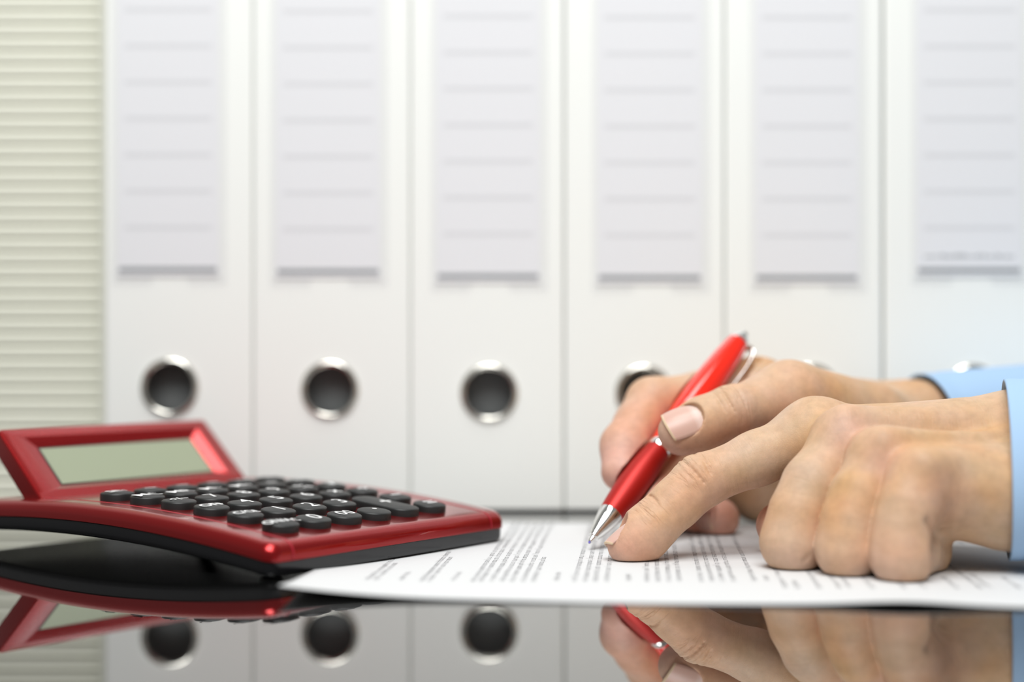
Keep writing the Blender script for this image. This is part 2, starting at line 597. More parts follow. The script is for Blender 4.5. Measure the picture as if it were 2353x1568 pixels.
# ------------------------------------------------------------------ calculator
TH = 0.92552
CW, CL = 0.1298, 0.176
calc = empty('desk_calculator', (-0.07995, 0.50464, 0), 'red desk calculator with black keys and a tilted grey display', 'calculator', rotz=TH)
def ztop(v): return 0.01237 + 0.13719 * v - 0.65161 * v * v
def rrect(u0, u1, v0, v1, r, seg=8):
    pts = []
    for (cu, cv, a0) in ((u1 - r, v0 + r, -90), (u1 - r, v1 - r, 0), (u0 + r, v1 - r, 90), (u0 + r, v0 + r, 180)):
        for k in range(seg + 1):
            t = math.radians(a0 + 90 * k / seg)
            pts.append((cu + r * math.cos(t), cv + r * math.sin(t)))
    return pts
def arched_slab(name, rings, material, parent, off=0.0, r=0.005):
    """rings [(inset, z relative to the top)] from bottom to top, bent along the arch"""
    bm = bmesh.new()
    loops = []
    for inset, z in rings:
        loops.append([bm.verts.new((p[0], p[1], z)) for p in rrect(inset, CW - inset, inset, CL - inset, max(r - inset * 0.6, 0.0012))])
    for a, b in zip(loops[:-1], loops[1:]):
        for k in range(len(a)):
            k2 = (k + 1) % len(a)
            bm.faces.new((a[k], a[k2], b[k2], b[k]))
    bm.faces.new(list(reversed(loops[0])))
    bm.faces.new(loops[-1])
    for i in range(1, 44):
        v = CL * i / 44
        bmesh.ops.bisect_plane(bm, geom=bm.verts[:] + bm.edges[:] + bm.faces[:], plane_co=(0, v, 0), plane_no=(0, 1, 0))
    for vt in bm.verts:
        vt.co.z += ztop(vt.co.y) + off
    o = from_bm(name, bm, material, parent, True)
    o.data.set_sharp_from_angle(angle=math.radians(40))
    return o
R_ = 0.0042
rings = [(0.0002, -0.0064), (0.0, -0.0062)] + [(R_ * (1 - math.cos(t)), -R_ + R_ * math.sin(t)) for t in [math.radians(a) for a in range(0, 91, 10)]]
shell = arched_slab('top_shell', rings, M['calc_red'], calc)
rings = [(0.0028, -0.0120), (0.0016, -0.0117), (0.0009, -0.0110), (0.0006, -0.0098), (0.0005, -0.0066)]
base = arched_slab('base_shell', rings, M['calc_black'], calc)
# parting strip and two long seams with their return over the front edge
def seam(u):
    prof = []
    prof.append((-0.00012, ztop(0) - 0.0058))
    for a in range(0, 91, 10):
        t = math.radians(a)
        vv_ = R_ * (1 - math.cos(t)) - 0.00012 * math.cos(t)
        prof.append((vv_, ztop(vv_) - R_ + R_ * math.sin(t) + 0.00012 * math.sin(t)))
    for i in range(1, 41):
        v = R_ + (CL - 2 * R_) * i / 40
        prof.append((v, ztop(v) + 0.00012))
    w = 0.00048
    vs, fs = [], []
    for (v, z) in prof:
        vs += [(u - w, v, z - 0.0001), (u - w * 0.4, v, z + 0.00006), (u + w * 0.4, v, z + 0.00006), (u + w, v, z - 0.0001)]
    for i in range(len(prof) - 1):
        for k in range(3):
            fs.append((i * 4 + k, i * 4 + k + 1, i * 4 + k + 5, i * 4 + k + 4))
    return from_data('seam', vs, fs, M['calc_line'], calc, True)
seam(0.0105); seam(CW - 0.0105)
# little rubber feet
for (u, v) in ((0.010, 0.010), (CW - 0.010, 0.010), (0.006, CL - 0.005), (CW - 0.006, CL - 0.005)):
    zt = ztop(v) - 0.0115
    vv_, ff = lathe([(0.0006, 0.0036), (0.0006 + max(zt - 0.0006, 0.0003), 0.0040)], 24)
    o = from_data('rubber_foot', [(p.x + u, p.y + v, p.z) for p in vv_], ff, M['rubber'], calc)

# keys
KR = 0.0065
def key_mesh(extra):
    """domed round cap; extra > 0 stretches it along v"""
    prof = [(-0.0012, KR - 0.00002), (0.0022, KR - 0.00005), (0.0026, KR - 0.00020), (0.00282, KR - 0.0006), (0.0030, KR - 0.0016), (0.0033, KR * 0.55), (0.0034, KR * 0.2)]
    n = 40
    vs, fs = [], []
    for s, r in prof:
        for k in range(n):
            t = 2 * math.pi * k / n
            x, y = r * math.cos(t), r * math.sin(t)
            y += extra if y > 1e-9 else (-extra if y < -1e-9 else 0)
            vs.append((x, y, s))
    for i in range(len(prof) - 1):
        for k in range(n):
            k2 = (k + 1) % n
            fs.append((i * n + k, i * n + k2, (i + 1) * n + k2, (i + 1) * n + k))
    fs.append(tuple(range((len(prof) - 1) * n, len(prof) * n)))
    me = bpy.data.meshes.new('key')
    me.from_pydata(vs, [], fs)
    me.materials.append(M['key'])
    me.shade_smooth()
    return me
PU, PV, U0, V0 = 0.016019, 0.017647, 0.01973, 0.01557
KEY1, KEY2 = key_mesh(0), key_mesh(PV / 2)
legend_cache = {}
def legend_mesh(txt, size):
    k = (txt, size)
    if k in legend_cache:
        return legend_cache[k]
    cu = bpy.data.curves.new('legend', 'FONT')
    cu.body = txt
    cu.size = size
    cu.align_x = 'CENTER'
    cu.align_y = 'CENTER'
    cu.offset = size * (0.008 if len(txt) < 3 else 0.022)
    cu.resolution_u = 3
    ob = bpy.data.objects.new('legend_tmp', cu)
    COL.objects.link(ob)
    dg = bpy.context.evaluated_depsgraph_get()
    me = bpy.data.meshes.new_from_object(ob.evaluated_get(dg))
    bpy.data.objects.remove(ob)
    xs = [v.co.x for v in me.vertices]; ys = [v.co.y for v in me.vertices]
    mx_, my_ = (max(xs) + min(xs)) / 2, (max(ys) + min(ys)) / 2
    for v in me.vertices:
        x, y = v.co.x - mx_, v.co.y - my_
        rr = math.hypot(x, y) / KR
        v.co = (x, y, 0.00350 - 0.00026 * rr * rr)
    me.materials.clear()
    me.materials.append(M['legend'])
    legend_cache[k] = me
    return me
ROWS = [['ON/AC', '0', '00', '.', None, '='],
        ['C/CE', '1', '2', '3', '+', '\u2212'],
        ['OFF', '4', '5', '6', '\u00d7', '\u00f7'],
        ['+/\u2212', '7', '8', '9', '%', '\u221a'],
        ['MC', 'MR', 'M\u2212', 'M+', '\u2212', '\u2212'],
        ['SET'] + ['\u2212'] * 5]
for j, row in enumerate(ROWS):
    for i, txt in enumerate(row):
        if txt is None:
            continue
        big = txt == '+'
        u, v = U0 + i * PU, V0 + j * PV - (PV / 2 if big else 0)
        slope = math.atan(0.13719 - 2 * 0.65161 * v)
        o = bpy.data.objects.new('key', KEY2 if big else KEY1)
        COL.objects.link(o)
        o.parent = calc
        o.location = (u, v, ztop(v))
        o.rotation_euler = (slope, 0, 0)
        size = 0.0098 if len(txt) == 1 else 0.0080 if len(txt) == 2 else 0.0062 if len(txt) <= 3 else 0.0052
        if txt in '+\u2212\u00d7\u00f7=': size = 0.0115
        if txt == '.': size = 0.014
        lg = bpy.data.objects.new('legend', legend_mesh(txt, size))
        COL.objects.link(lg)
        lg.parent = o

# tilted display
dv0, dz0 = 0.1362, 0.0198
dlen, dtilt = 0.0375, math.radians(42.5)
du0, du1 = 0.0080, 0.1165
disp = bpy.data.objects.new('display_housing', bpy.data.meshes.new('display_housing'))
def DP(a, b, c):
    """a along the width, b up the slope, c out of the face"""
    return (du0 + a, dv0 + b * math.cos(dtilt) - c * math.sin(dtilt), dz0 + b * math.sin(dtilt) + c * math.cos(dtilt))
DW = du1 - du0
def loop_rect(a0, a1, b0, b1, c, r=0.0, seg=4):
    if r <= 0:
        return [DP(a0, b0, c), DP(a1, b0, c), DP(a1, b1, c), DP(a0, b1, c)]
    return [DP(p[0], p[1], c) for p in rrect(a0, a1, b0, b1, r, seg)]
bm = bmesh.new()
spec = [(0.0012, -0.0085, 0.0015), (0.0003, -0.0080, 0.0018), (0.0, -0.0060, 0.0020), (0.0, -0.0008, 0.0020), (0.0003, -0.0002, 0.0018), (0.0009, 0.0, 0.0014)]
loops = []
for ins, c, r in spec:
    loops.append([bm.verts.new(p) for p in loop_rect(ins, DW - ins, ins - (0.004 if c < 0 else 0.0), dlen - ins, c, r)])
wa0, wa1, wb0, wb1 = 0.0150, DW - 0.0125, 0.0070, dlen - 0.0092
loops.append([bm.verts.new(p) for p in loop_rect(wa0 - 0.0060, wa1 + 0.0045, wb0 - 0.0040, wb1 + 0.0040, 0.0, 0.0008)])
loops.append([bm.verts.new(p) for p in loop_rect(wa0, wa1, wb0, wb1, -0.0024, 0.0005)])
for a, b in zip(loops[:-1], loops[1:]):
    for k in range(len(a)):
        k2 = (k + 1) % len(a)
        bm.faces.new((a[k], a[k2], b[k2], b[k]))
bm.faces.new(list(reversed(loops[0])))
bm.faces.new(loops[-1])
bpy.data.objects.remove(disp)
disp = from_bm('display_housing', bm, M['calc_red'], calc, True)
disp.data.set_sharp_from_angle(angle=math.radians(25))
from_data('gasket', loop_rect(wa0 + 0.0001, wa1 - 0.0001, wb0 + 0.0001, wb1 - 0.0001, -0.00232), [(0, 1, 2, 3)], M['lcd_frame'], disp)
from_data('screen', loop_rect(wa0 + 0.0008, wa1 - 0.0008, wb0 + 0.0006, wb1 - 0.0009, -0.0022), [(0, 1, 2, 3)], M['lcd'], disp)
# hinge block under the display
bm = bmesh.new()
add_box(bm, du0 + 0.030, du1 - 0.030, 0.152, 0.166, 0.0150, 0.0200, 0.001, 2)
from_bm('hinge_block', bm, M['calc_black'], calc)

# ------------------------------------------------------------------ pen
T = at(1353, 1249, 0.580)
Q = at(1712, 766, 0.650)
pax = (Q - T).normalized()
PL = (Q - T).length
pen = empty('ballpoint_pen', tuple(T), 'red ballpoint pen with chrome tip and clip held in the fingers', 'pen')
hint = Vector((0.72, -0.25, -0.62))
pfr = frame_from_axis(Vector((0, 0, 0)), pax, hint)
K = PL / 0.128
def pen_part(name, prof, m, n=48):
    v, f = lathe([(s * K / 1000, r / 1000) for s, r in prof], n, pfr)
    o = from_data(name, v, f, m, pen, True)
    o.data.set_sharp_from_angle(angle=math.radians(35))
    return o
pen_part('ball_point', [(0, 0.2), (0.15, 0.42), (0.6, 0.5), (0.9, 0.5)], M['pen_ball'], 20)
pen_part('refill_tip', [(0.7, 0.62), (1.0, 0.8), (3.4, 1.25), (4.6, 1.3)], M['chrome'], 28)
pen_part('tip_cone', [(3.6, 1.5), (3.5, 1.95), (3.9, 2.05), (6.5, 2.8), (9.8, 3.65), (13, 4.3), (16.3, 4.8), (16.7, 4.75)], M['chrome'])
pen_part('lower_barrel', [(16.4, 4.55), (16.5, 4.8), (21, 5.3), (27, 5.8), (33, 6.1), (39, 6.1), (45, 5.75), (49.5, 5.3), (52.6, 4.95), (52.7, 4.6)], M['pen_red'])
pen_part('centre_ring', [(52.5, 4.5), (52.6, 5.05), (53.6, 5.2), (55.3, 5.15), (55.8, 5.0), (55.9, 4.5)], M['chrome'])
pen_part('upper_barrel', [(55.7, 4.6), (55.9, 4.95), (66, 5.6), (76, 6.25), (86, 6.5), (98, 6.35), (110, 5.7), (119, 4.85), (121.4, 4.5), (121.6, 4.1)], M['pen_clear'])
pen_part('end_cap', [(121.0, 3.8), (121.2, 4.55), (122.8, 4.4), (124.2, 3.7), (124.6, 2.6)], M['chrome'])
pen_part('push_button', [(124.3, 2.0), (126.6, 2.0), (127.6, 1.7), (128.0, 1.0)], M['chrome'], 28)
# spring clip: arm leaving the cap, running along the barrel
def clip_mesh():
    o_, a, e1, e2 = pfr
    path = [(122.0, 3.4, 2.3), (122.2, 6.0, 2.3), (121.0, 7.6, 2.3), (118.0, 8.5, 2.25), (110, 9.0, 2.0), (100, 8.8, 1.7), (94, 8.2, 1.5), (90, 7.5, 1.35), (88, 7.3, 1.2), (86.0, 7.9, 0.9)]
    vs, fs = [], []
    for s, off, w in path:
        c = a * (s * K / 1000)
        for (dx, dw) in ((0, -w), (0.55, -w * 0.8), (0.8, 0), (0.55, w * 0.8), (0, w), (-0.35, 0)):
            vs.append(c + e1 * ((off + dx) / 1000) + e2 * (dw / 1000))
    n = 6
    for i in range(len(path) - 1):
        for k in range(n):
            k2 = (k + 1) % n
            fs.append((i * n + k, i * n + k2, (i + 1) * n + k2, (i + 1) * n + k))
    fs.append(tuple(reversed(range(n)))); fs.append(tuple(range((len(path) - 1) * n, len(path) * n)))
    return vs, fs
v, f = clip_mesh()
from_data('clip', v, f, M['chrome'], pen, True)

PROF = [(3.6, 2.0), (16.4, 4.85), (27, 5.8), (36, 6.15), (45, 5.8), (54, 5.25), (66, 5.6), (76, 6.25), (86, 6.5), (98, 6.35), (110, 5.7), (119, 4.9)]
PEN_CONES = [(np.array(T + pax * (a[0] * K / 1000)), a[1] / 1000, np.array(T + pax * (b[0] * K / 1000)), b[1] / 1000) for a, b in zip(PROF[:-1], PROF[1:])]
_c = pfr[2]
PEN_CONES.append((np.array(T + pax * (86 * K / 1000) + _c * 0.0082), 0.0024, np.array(T + pax * (119 * K / 1000) + _c * 0.0092), 0.0030))

# ------------------------------------------------------------------ hands (distance fields turned into one skin each)
VOX = 0.0005
def smin(a, b, k):
    h = np.clip(0.5 + 0.5 * (b - a) / k, 0, 1)
    return b + (a - b) * h - k * h * (1 - h)

class Field:
    def __init__(self, lo, hi):
        self.lo = np.array(lo, np.float32)
        self.n = np.ceil((np.array(hi) - self.lo) / VOX).astype(int) + 1
        self.ax = [self.lo[k] + VOX * np.arange(self.n[k], dtype=np.float32) for k in range(3)]
        self.a = np.full(self.n, 0.03, np.float32)
    def block(self, lo, hi):
        i0 = np.clip(np.floor((np.array(lo) - self.lo) / VOX).astype(int), 0, self.n - 1)
        i1 = np.clip(np.ceil((np.array(hi) - self.lo) / VOX).astype(int) + 1, 1, self.n)
        sl = tuple(slice(a, b) for a, b in zip(i0, i1))
        return sl, np.meshgrid(*[self.ax[k][sl[k]] for k in range(3)], indexing='ij', sparse=True)

def cone_d(g, A, ra, B, rb):
    X, Y, Z = g
    ab = [B[k] - A[k] for k in range(3)]
    L2 = sum(c * c for c in ab) + 1e-12
    t = np.clip(((X - A[0]) * ab[0] + (Y - A[1]) * ab[1] + (Z - A[2]) * ab[2]) / L2, 0, 1)
    d = np.sqrt((X - A[0] - t * ab[0]) ** 2 + (Y - A[1] - t * ab[1]) ** 2 + (Z - A[2] - t * ab[2]) ** 2)
    return (d - (ra + (rb - ra) * t)).astype(np.float32)

def bbox(prims, m):
    lo = [min(min(p[0][k] - p[1], p[2][k] - p[3]) for p in prims) - m for k in range(3)]
    hi = [max(max(p[0][k] + p[1], p[2][k] + p[3]) for p in prims) + m for k in range(3)]
    return lo, hi

def blend(fld, prims, k_in, k_out, base=None):
    """smooth union of prims (k_in) and of the result with base (k_out); written into fld by plain union"""
    sl, g = fld.block(*bbox(prims, 0.012))
    d = None
    for A, ra, B, rb in prims:
        c = cone_d(g, A, ra, B, rb)
        d = c if d is None else smin(d, c, k_in)
    if base is not None:
        d = smin(base[sl], d, k_out)
        fld.a[sl] = smin(fld.a[sl], d, 0.0004)
    else:
        fld.a[sl] = smin(fld.a[sl], d, k_out)

def surface(fld):
    a = fld.a
    s = a < 0
    n = np.array(a.shape)
    mixed = np.zeros(n - 1, np.int8)
    for dx in (0, 1):
        for dy in (0, 1):
            for dz in (0, 1):
                mixed += s[dx:n[0] - 1 + dx, dy:n[1] - 1 + dy, dz:n[2] - 1 + dz]
    cells = np.argwhere((mixed > 0) & (mixed < 8))
    idx = np.full(n - 1, -1, np.int64)
    idx[tuple(cells.T)] = np.arange(len(cells))
    acc = np.zeros((len(cells), 3)); cnt = np.zeros(len(cells))
    corners = [(i, j, k) for i in (0, 1) for j in (0, 1) for k in (0, 1)]
    val = {c: a[cells[:, 0] + c[0], cells[:, 1] + c[1], cells[:, 2] + c[2]] for c in corners}
    for c in corners:
        for ax in range(3):
            if c[ax] == 0:
                e = list(c); e[ax] = 1; e = tuple(e)
                v0, v1 = val[c], val[e]
                m = (v0 < 0) != (v1 < 0)
                t = np.where(m, v0 / np.where(m, v0 - v1, 1), 0)
                p = np.zeros((len(cells), 3)) + c
                p[:, ax] += t
                acc[m] += p[m]; cnt[m] += 1
    verts = fld.lo + VOX * (cells + acc / cnt[:, None])
    faces = []
    for ax in range(3):
        b, c = (ax + 1) % 3, (ax + 2) % 3
        sh = [slice(None)] * 3; sh[ax] = slice(0, -1)
        sh2 = [slice(None)] * 3; sh2[ax] = slice(1, None)
        e = np.argwhere(s[tuple(sh)] != s[tuple(sh2)])
        e = e[(e[:, b] > 0) & (e[:, c] > 0) & (e[:, b] < n[b] - 1) & (e[:, c] < n[c] - 1)]
        flip = s[tuple(sh)][tuple(e.T)]
        ob, oc = np.zeros(3, int), np.zeros(3, int)
        ob[b] = 1; oc[c] = 1
        q = np.stack([idx[tuple((e - o_).T)] for o_ in (ob + oc, oc, 0 * ob, ob)], 1)
        q[~flip] = q[~flip][:, ::-1]
        faces.append(q)
    return verts, np.concatenate(faces)

def smooth_verts(v, f, it):
    e = np.concatenate([f[:, [0, 1]], f[:, [1, 2]], f[:, [2, 3]], f[:, [3, 0]]])
    deg = np.bincount(e.ravel(), minlength=len(v)).astype(float)
    for k in range(it):
        for lam in (0.5, -0.52):
            acc = np.zeros_like(v)
            for ax in range(3):
                acc[:, ax] = np.bincount(e[:, 0], v[e[:, 1], ax], len(v)) + np.bincount(e[:, 1], v[e[:, 0], ax], len(v))
            v = v + lam * (acc / np.maximum(deg, 1)[:, None] - v)
    return v

def V3(p): return np.array(p, float)

def build_hand(name, parent, palm, bumps, fingers, creases, nails, floor_z, box, flush_pts, cuts, grooves=(), press=()):
    """palm / bumps: lists of cones; fingers: {name: [(point, radius), ...]}; creases: [(point, axis, normal, half length, strength)]"""
    fld = Field(*box)
    blend(fld, palm, 0.0065, 0.0065)
    if bumps:
        for b in bumps:
            blend(fld, [b[:4]], 0.004, b[4])
    base = fld.a.copy()
    for fn, (chain, pads, k_out) in fingers.items():
        prims = [(chain[i][0], chain[i][1], chain[i + 1][0], chain[i + 1][1]) for i in range(len(chain) - 1)] + pads
        blend(fld, prims, 0.0045, k_out, base)
    # hollows pressed into the skin
    for c, r, depth_k in cuts:
        sl, g = fld.block([c[k] - r - 0.004 for k in range(3)], [c[k] + r + 0.004 for k in range(3)])
        d = np.sqrt((g[0] - c[0]) ** 2 + (g[1] - c[1]) ** 2 + (g[2] - c[2]) ** 2) - r
        fld.a[sl] = -smin(-fld.a[sl], d, depth_k)
    for A, B, r, depth_k in grooves:
        sl, g = fld.block([min(A[k], B[k]) - r - 0.004 for k in range(3)], [max(A[k], B[k]) + r + 0.004 for k in range(3)])
        fld.a[sl] = -smin(-fld.a[sl], cone_d(g, A, r, B, r * 0.6), depth_k)
    # nail beds
    for nl in nails:
        c, ax, nn, w, ln, rc = nl
        sd = np.cross(ax, nn)
        R = ln
        sl, g = fld.block(c - R, c + R)
        rel = [g[k] - c[k] for k in range(3)]
        la = sum(rel[k] * ax[k] for k in range(3)); ls = sum(rel[k] * sd[k] for k in range(3)); lnn = sum(rel[k] * nn[k] for k in range(3))
        e = (np.abs(ls) / (w / 2)) ** 2.2 + (np.abs(la) / (ln / 2)) ** 2.2
        od = (e ** (1 / 2.2) - 1) * min(w, ln) / 2
        od = np.where(la > 0, (np.abs(ls) - w / 2), od)
        hs = -(ls ** 2) / (2 * rc) - 0.00025
        cut = np.maximum(od, hs - lnn)
        fld.a[sl] = -smin(-fld.a[sl], cut, 0.0006)
    # pressed in where it grips something
    for A, ra, B, rb in press:
        sl, g = fld.block([min(A[k], B[k]) - 0.012 for k in range(3)], [max(A[k], B[k]) + 0.012 for k in range(3)])
        fld.a[sl] = np.maximum(fld.a[sl], -cone_d(g, A, ra + 0.0008, B, rb + 0.0008))
    # flat where it rests on the sheet
    Z = fld.ax[2][None, None, :]
    fld.a = np.maximum(fld.a, (floor_z - Z).astype(np.float32))
    v, f = surface(fld)
    v = smooth_verts(v, f, 3)
    me = bpy.data.meshes.new(name)
    me.from_pydata(v.tolist(), [], f.tolist())
    me.update()
    # coordinates along the nearest bone and wrinkle strength
    N = len(v)
    bd = np.full(N, 1e9); fc = np.zeros((N, 3))
    bones = []
    for i, (fn, (chain, pads, _)) in enumerate(fingers.items()):
        off = 0.0
        for k in range(len(chain) - 1):
            bones.append((V3(chain[k][0]), V3(chain[k + 1][0]), chain[k][1], off, i))
            off += np.linalg.norm(V3(chain[k + 1][0]) - V3(chain[k][0]))
    for i, p in enumerate(palm):
        bones.append((V3(p[0]), V3(p[2]), p[1], 0.0, 20))
    chains = {}
    for A, B, r, off, cid in bones:
        chains.setdefault(round(cid), []).append((A, B, r, off))
    best, second = np.full(N, 1e9), np.full(N, 1e9)
    for cid, bl in chains.items():
        sw, st_, dm = np.zeros(N), np.zeros(N), np.full(N, 1e9)
        for A, B, r, off in bl:
            ab = B - A; L = np.linalg.norm(ab); ab = ab / L
            rel = v - A
            t0 = rel @ ab
            t = np.clip(t0, 0, L)
            dd = np.linalg.norm(rel - t[:, None] * ab, axis=1) - r
            w = np.exp(-np.clip(dd, -0.02, 0.05) / 0.0012)
            sw += w; st_ += w * (off + np.clip(t0, -0.006, L + 0.006)); dm = np.minimum(dm, dd)
        m = dm < best
        second = np.where(m, best, np.minimum(second, dm))
        best = np.where(m, dm, best)
        q = np.stack([st_ / sw / 0.0013, v[:, 0] / 0.007 + cid, (v[:, 1] * 0.6 + v[:, 2] * 0.8) / 0.007], 1)
        fc[m] = q[m]
    apart = np.clip((second - best) / 0.004, 0, 1)
    wr = np.full(N, 0.10)
    for c, ax, nn, hl, st in creases:
        rel = v - c
        la = rel @ ax
        side = rel - la[:, None] * ax
        un = side / np.maximum(np.linalg.norm(side, axis=1), 1e-9)[:, None]
        near = np.exp(-(np.linalg.norm(side, axis=1) / 0.012) ** 4)
        wr = np.maximum(wr, st * np.exp(-(la / hl) ** 2) * np.clip((un @ nn) * 1.4 + 0.1, 0, 1) * near)
    wr *= apart
    fl = np.zeros(N)
    for c, r, s_ in flush_pts:
        fl += s_ * np.exp(-(np.linalg.norm(v - c, axis=1) / r) ** 2)
    at_ = me.attributes.new('fcoord', 'FLOAT_VECTOR', 'POINT')
    at_.data.foreach_set('vector', fc.astype(np.float32).ravel())
    at_ = me.attributes.new('wrinkle', 'FLOAT', 'POINT')
    at_.data.foreach_set('value', wr.astype(np.float32))
    at_ = me.attributes.new('flush', 'FLOAT', 'POINT')
    at_.data.foreach_set('value', np.clip(fl, 0, 1).astype(np.float32))
    o = link(name, me, M['skin'], parent, True)
    for nl in nails:
        make_nail(o, *nl)
    return o

def make_nail(parent, c, ax, nn, w, ln, rc):
    sd = np.cross(ax, nn)
    vs, fs, val = [], [], []
    nu_, nv_ = 14, 18
    for lay, dz in ((0, 0.00012), (1, -0.0005)):
        for j in range(nv_ + 1):
            t = j / nv_
            la = (t - 0.5) * ln
            # rounded at the root, nearly straight at the free edge
            if t < 0.5:
                half = (w / 2) * (1 - (1 - 2 * t) ** 2.2) ** (1 / 2.2)
            else:
                half = (w / 2) * (1 - 0.10 * (2 * t - 1) ** 3)
            half = max(half, w * 0.06)
            for i in range(nu_ + 1):
                q = 2 * i / nu_ - 1
                ls = q * half
                la2 = la + (ln * 0.07 * (1 - q * q) * max(0, 2 * t - 1))
                h = -(ls ** 2) / (2 * rc) + dz - 0.5 * la2 * la2 / 0.035 * (1 if la2 > 0 else 0.5)
                vs.append(c + ax * la2 + sd * ls + nn * h)
                val.append(t)
    W_ = nu_ + 1
    off = W_ * (nv_ + 1)
    for j in range(nv_):
        for i in range(nu_):
            a = j * W_ + i
            fs.append((a, a + 1, a + 1 + W_, a + W_))
            fs.append((off + a, off + a + W_, off + a + 1 + W_, off + a + 1))
    for i in range(nu_):
        fs.append((i, off + i, off + i + 1, i + 1))
        a = nv_ * W_ + i
        fs.append((a, a + 1, off + a + 1, off + a))
    for j in range(nv_):
        a = j * W_
        fs.append((a, a + W_, off + a + W_, off + a))
        a = j * W_ + nu_
        fs.append((a, off + a, off + a + W_, a + W_))
    o = from_data('nail', vs, fs, M['nail'], parent, True)
    at_ = o.data.attributes.new('nail_v', 'FLOAT', 'POINT')
    at_.data.foreach_set('value', np.array(val, np.float32))
    return o

def joint_folds(c, ax, nn, r, offs, spread=1.0, gr=0.00045):
    """short curved skin folds over the back of a joint: chains of thin grooves"""
    sd = np.cross(ax, nn)
    out = []
    for s_, amp, shift in offs:
        pts = []
        for k in range(9):
            th = (k / 8 - 0.5) * 2 * amp * spread + shift
            pts.append(c + ax * (s_ + 0.0016 * math.cos(th * 1.3) * (1 if s_ > 0 else -1)) + (nn * math.cos(th) + sd * math.sin(th)) * r)
        for k in range(8):
            e = math.sin(math.pi * (k + 0.5) / 8)
            out.append((pts[k], pts[k + 1], gr * (0.45 + 0.55 * e), 0.0010))
    return out

def J(px, py, d, r): return (V3(at(px, py, d)), r / 1000.0)
def cone(a, b): return (a[0], a[1], b[0], b[1])
def unit(v): v = V3(v); return v / np.linalg.norm(v)
def perp(n, a): n = V3(n); return unit(n - a * (n @ a))
def nail_at(tip, dip, nrm, along, lift, w, ln, rc):
    ax = unit(tip[0] - dip[0])
    nn = perp(nrm, ax)
    return (tip[0] + ax * along + nn * lift, ax, nn, w, ln, rc)

person = empty('person', (0.22, 0.58, 0.0), 'person in a light blue shirt, right hand holding a pen, left forefinger pointing', 'person')
def place(o):
    """keep world positions while parenting to the person"""
    o.location = -person.location
    return o

# ---- left hand, forefinger on the sheet, the other fingers folded
FZ = 0.0010
wr_, wu = J(2350, 1018, 0.556, 17.5), J(2350, 1145, 0.528, 16.5)
fr_, fu = (wr_[0] + V3((0.06, -0.016, 0.003)), 0.019), (wu[0] + V3((0.06, -0.016, 0.005)), 0.019)
iM, mM, rM, pM = J(1872, 1000, 0.566, 11.2), J(1938, 1018, 0.547, 11.2), J(2022, 1062, 0.529, 10.8), J(2112, 1106, 0.515, 10.2)
iP, iD, iT = J(1606, 1108, 0.561, 9.3), J(1502, 1206, 0.556, 8.6), J(1444, 1252, 0.5535, 7.1)
mP, mD, mT = J(1822, 1246, 0.534, 10.6), J(1935, 1262, 0.560, 9.0), J(1990, 1232, 0.566, 8.0)
rP, rD, rT = J(1946, 1262, 0.519, 9.9), J(2050, 1268, 0.543, 8.6), J(2110, 1235, 0.55, 7.8)
pP, pD, pT = J(2072, 1274, 0.507, 9.9), J(2124, 1268, 0.531, 8.2), J(2140, 1230, 0.542, 7.2)
tC, tM, tI, tT = J(2200, 1080, 0.575, 14), J(2010, 1125, 0.588, 11), J(1880, 1185, 0.585, 9.6), J(1790, 1208, 0.575, 8.6)
palm = [cone(wr_, fr_), cone(wu, fu), cone(wr_, wu),
        cone((wr_[0], 0.0165), (iM[0], 0.0105)), cone((wr_[0], 0.0165), (mM[0], 0.0105)),
        cone((wu[0], 0.0155), (rM[0], 0.0102)), cone((wu[0], 0.0155), (pM[0], 0.0098)),
        cone(J(2280, 1150, 0.527, 15), J(2170, 1150, 0.524, 13)),
        cone(J(2200, 1090, 0.555, 18), J(2030, 1085, 0.555, 12))]
bumps = [cone((iM[0] + V3((0, 0, 0.002)), 0.0105), (iM[0] + V3((0.002, 0, 0.002)), 0.0105)) + (0.004,),
         cone((mM[0] + V3((0, -0.002, 0.0022)), 0.0104), (mM[0] + V3((0.003, 0, 0.002)), 0.0100)) + (0.004,),
         cone((rM[0] + V3((0, -0.002, 0.0020)), 0.0100), (rM[0] + V3((0.003, 0, 0.002)), 0.0095)) + (0.004,),
         cone((pM[0] + V3((0, -0.002, 0.0016)), 0.0092), (pM[0] + V3((0.003, 0, 0.0015)), 0.0088)) + (0.004,)]
def dorsal_tendon(m, w_, lift):
    a = m[0] + V3(lift); b = w_[0] + V3(lift) * 0.9
    return (a, 0.0035, b, 0.0030, 0.005)
bumps += [dorsal_tendon((mM[0],), (wr_[0] + V3((-0.01, -0.004, 0)),), (0.0, -0.0045, 0.0092)),
          dorsal_tendon((rM[0],), (wr_[0] + V3((-0.01, -0.012, -0.006)),), (0.0, -0.0065, 0.0082)),
          dorsal_tendon((pM[0],), (wu[0] + V3((-0.02, -0.002, 0.006)),), (0.0, -0.0075, 0.0066))]
def mid(a, b, t, r): return (a[0] + (b[0] - a[0]) * t, r / 1000.0)
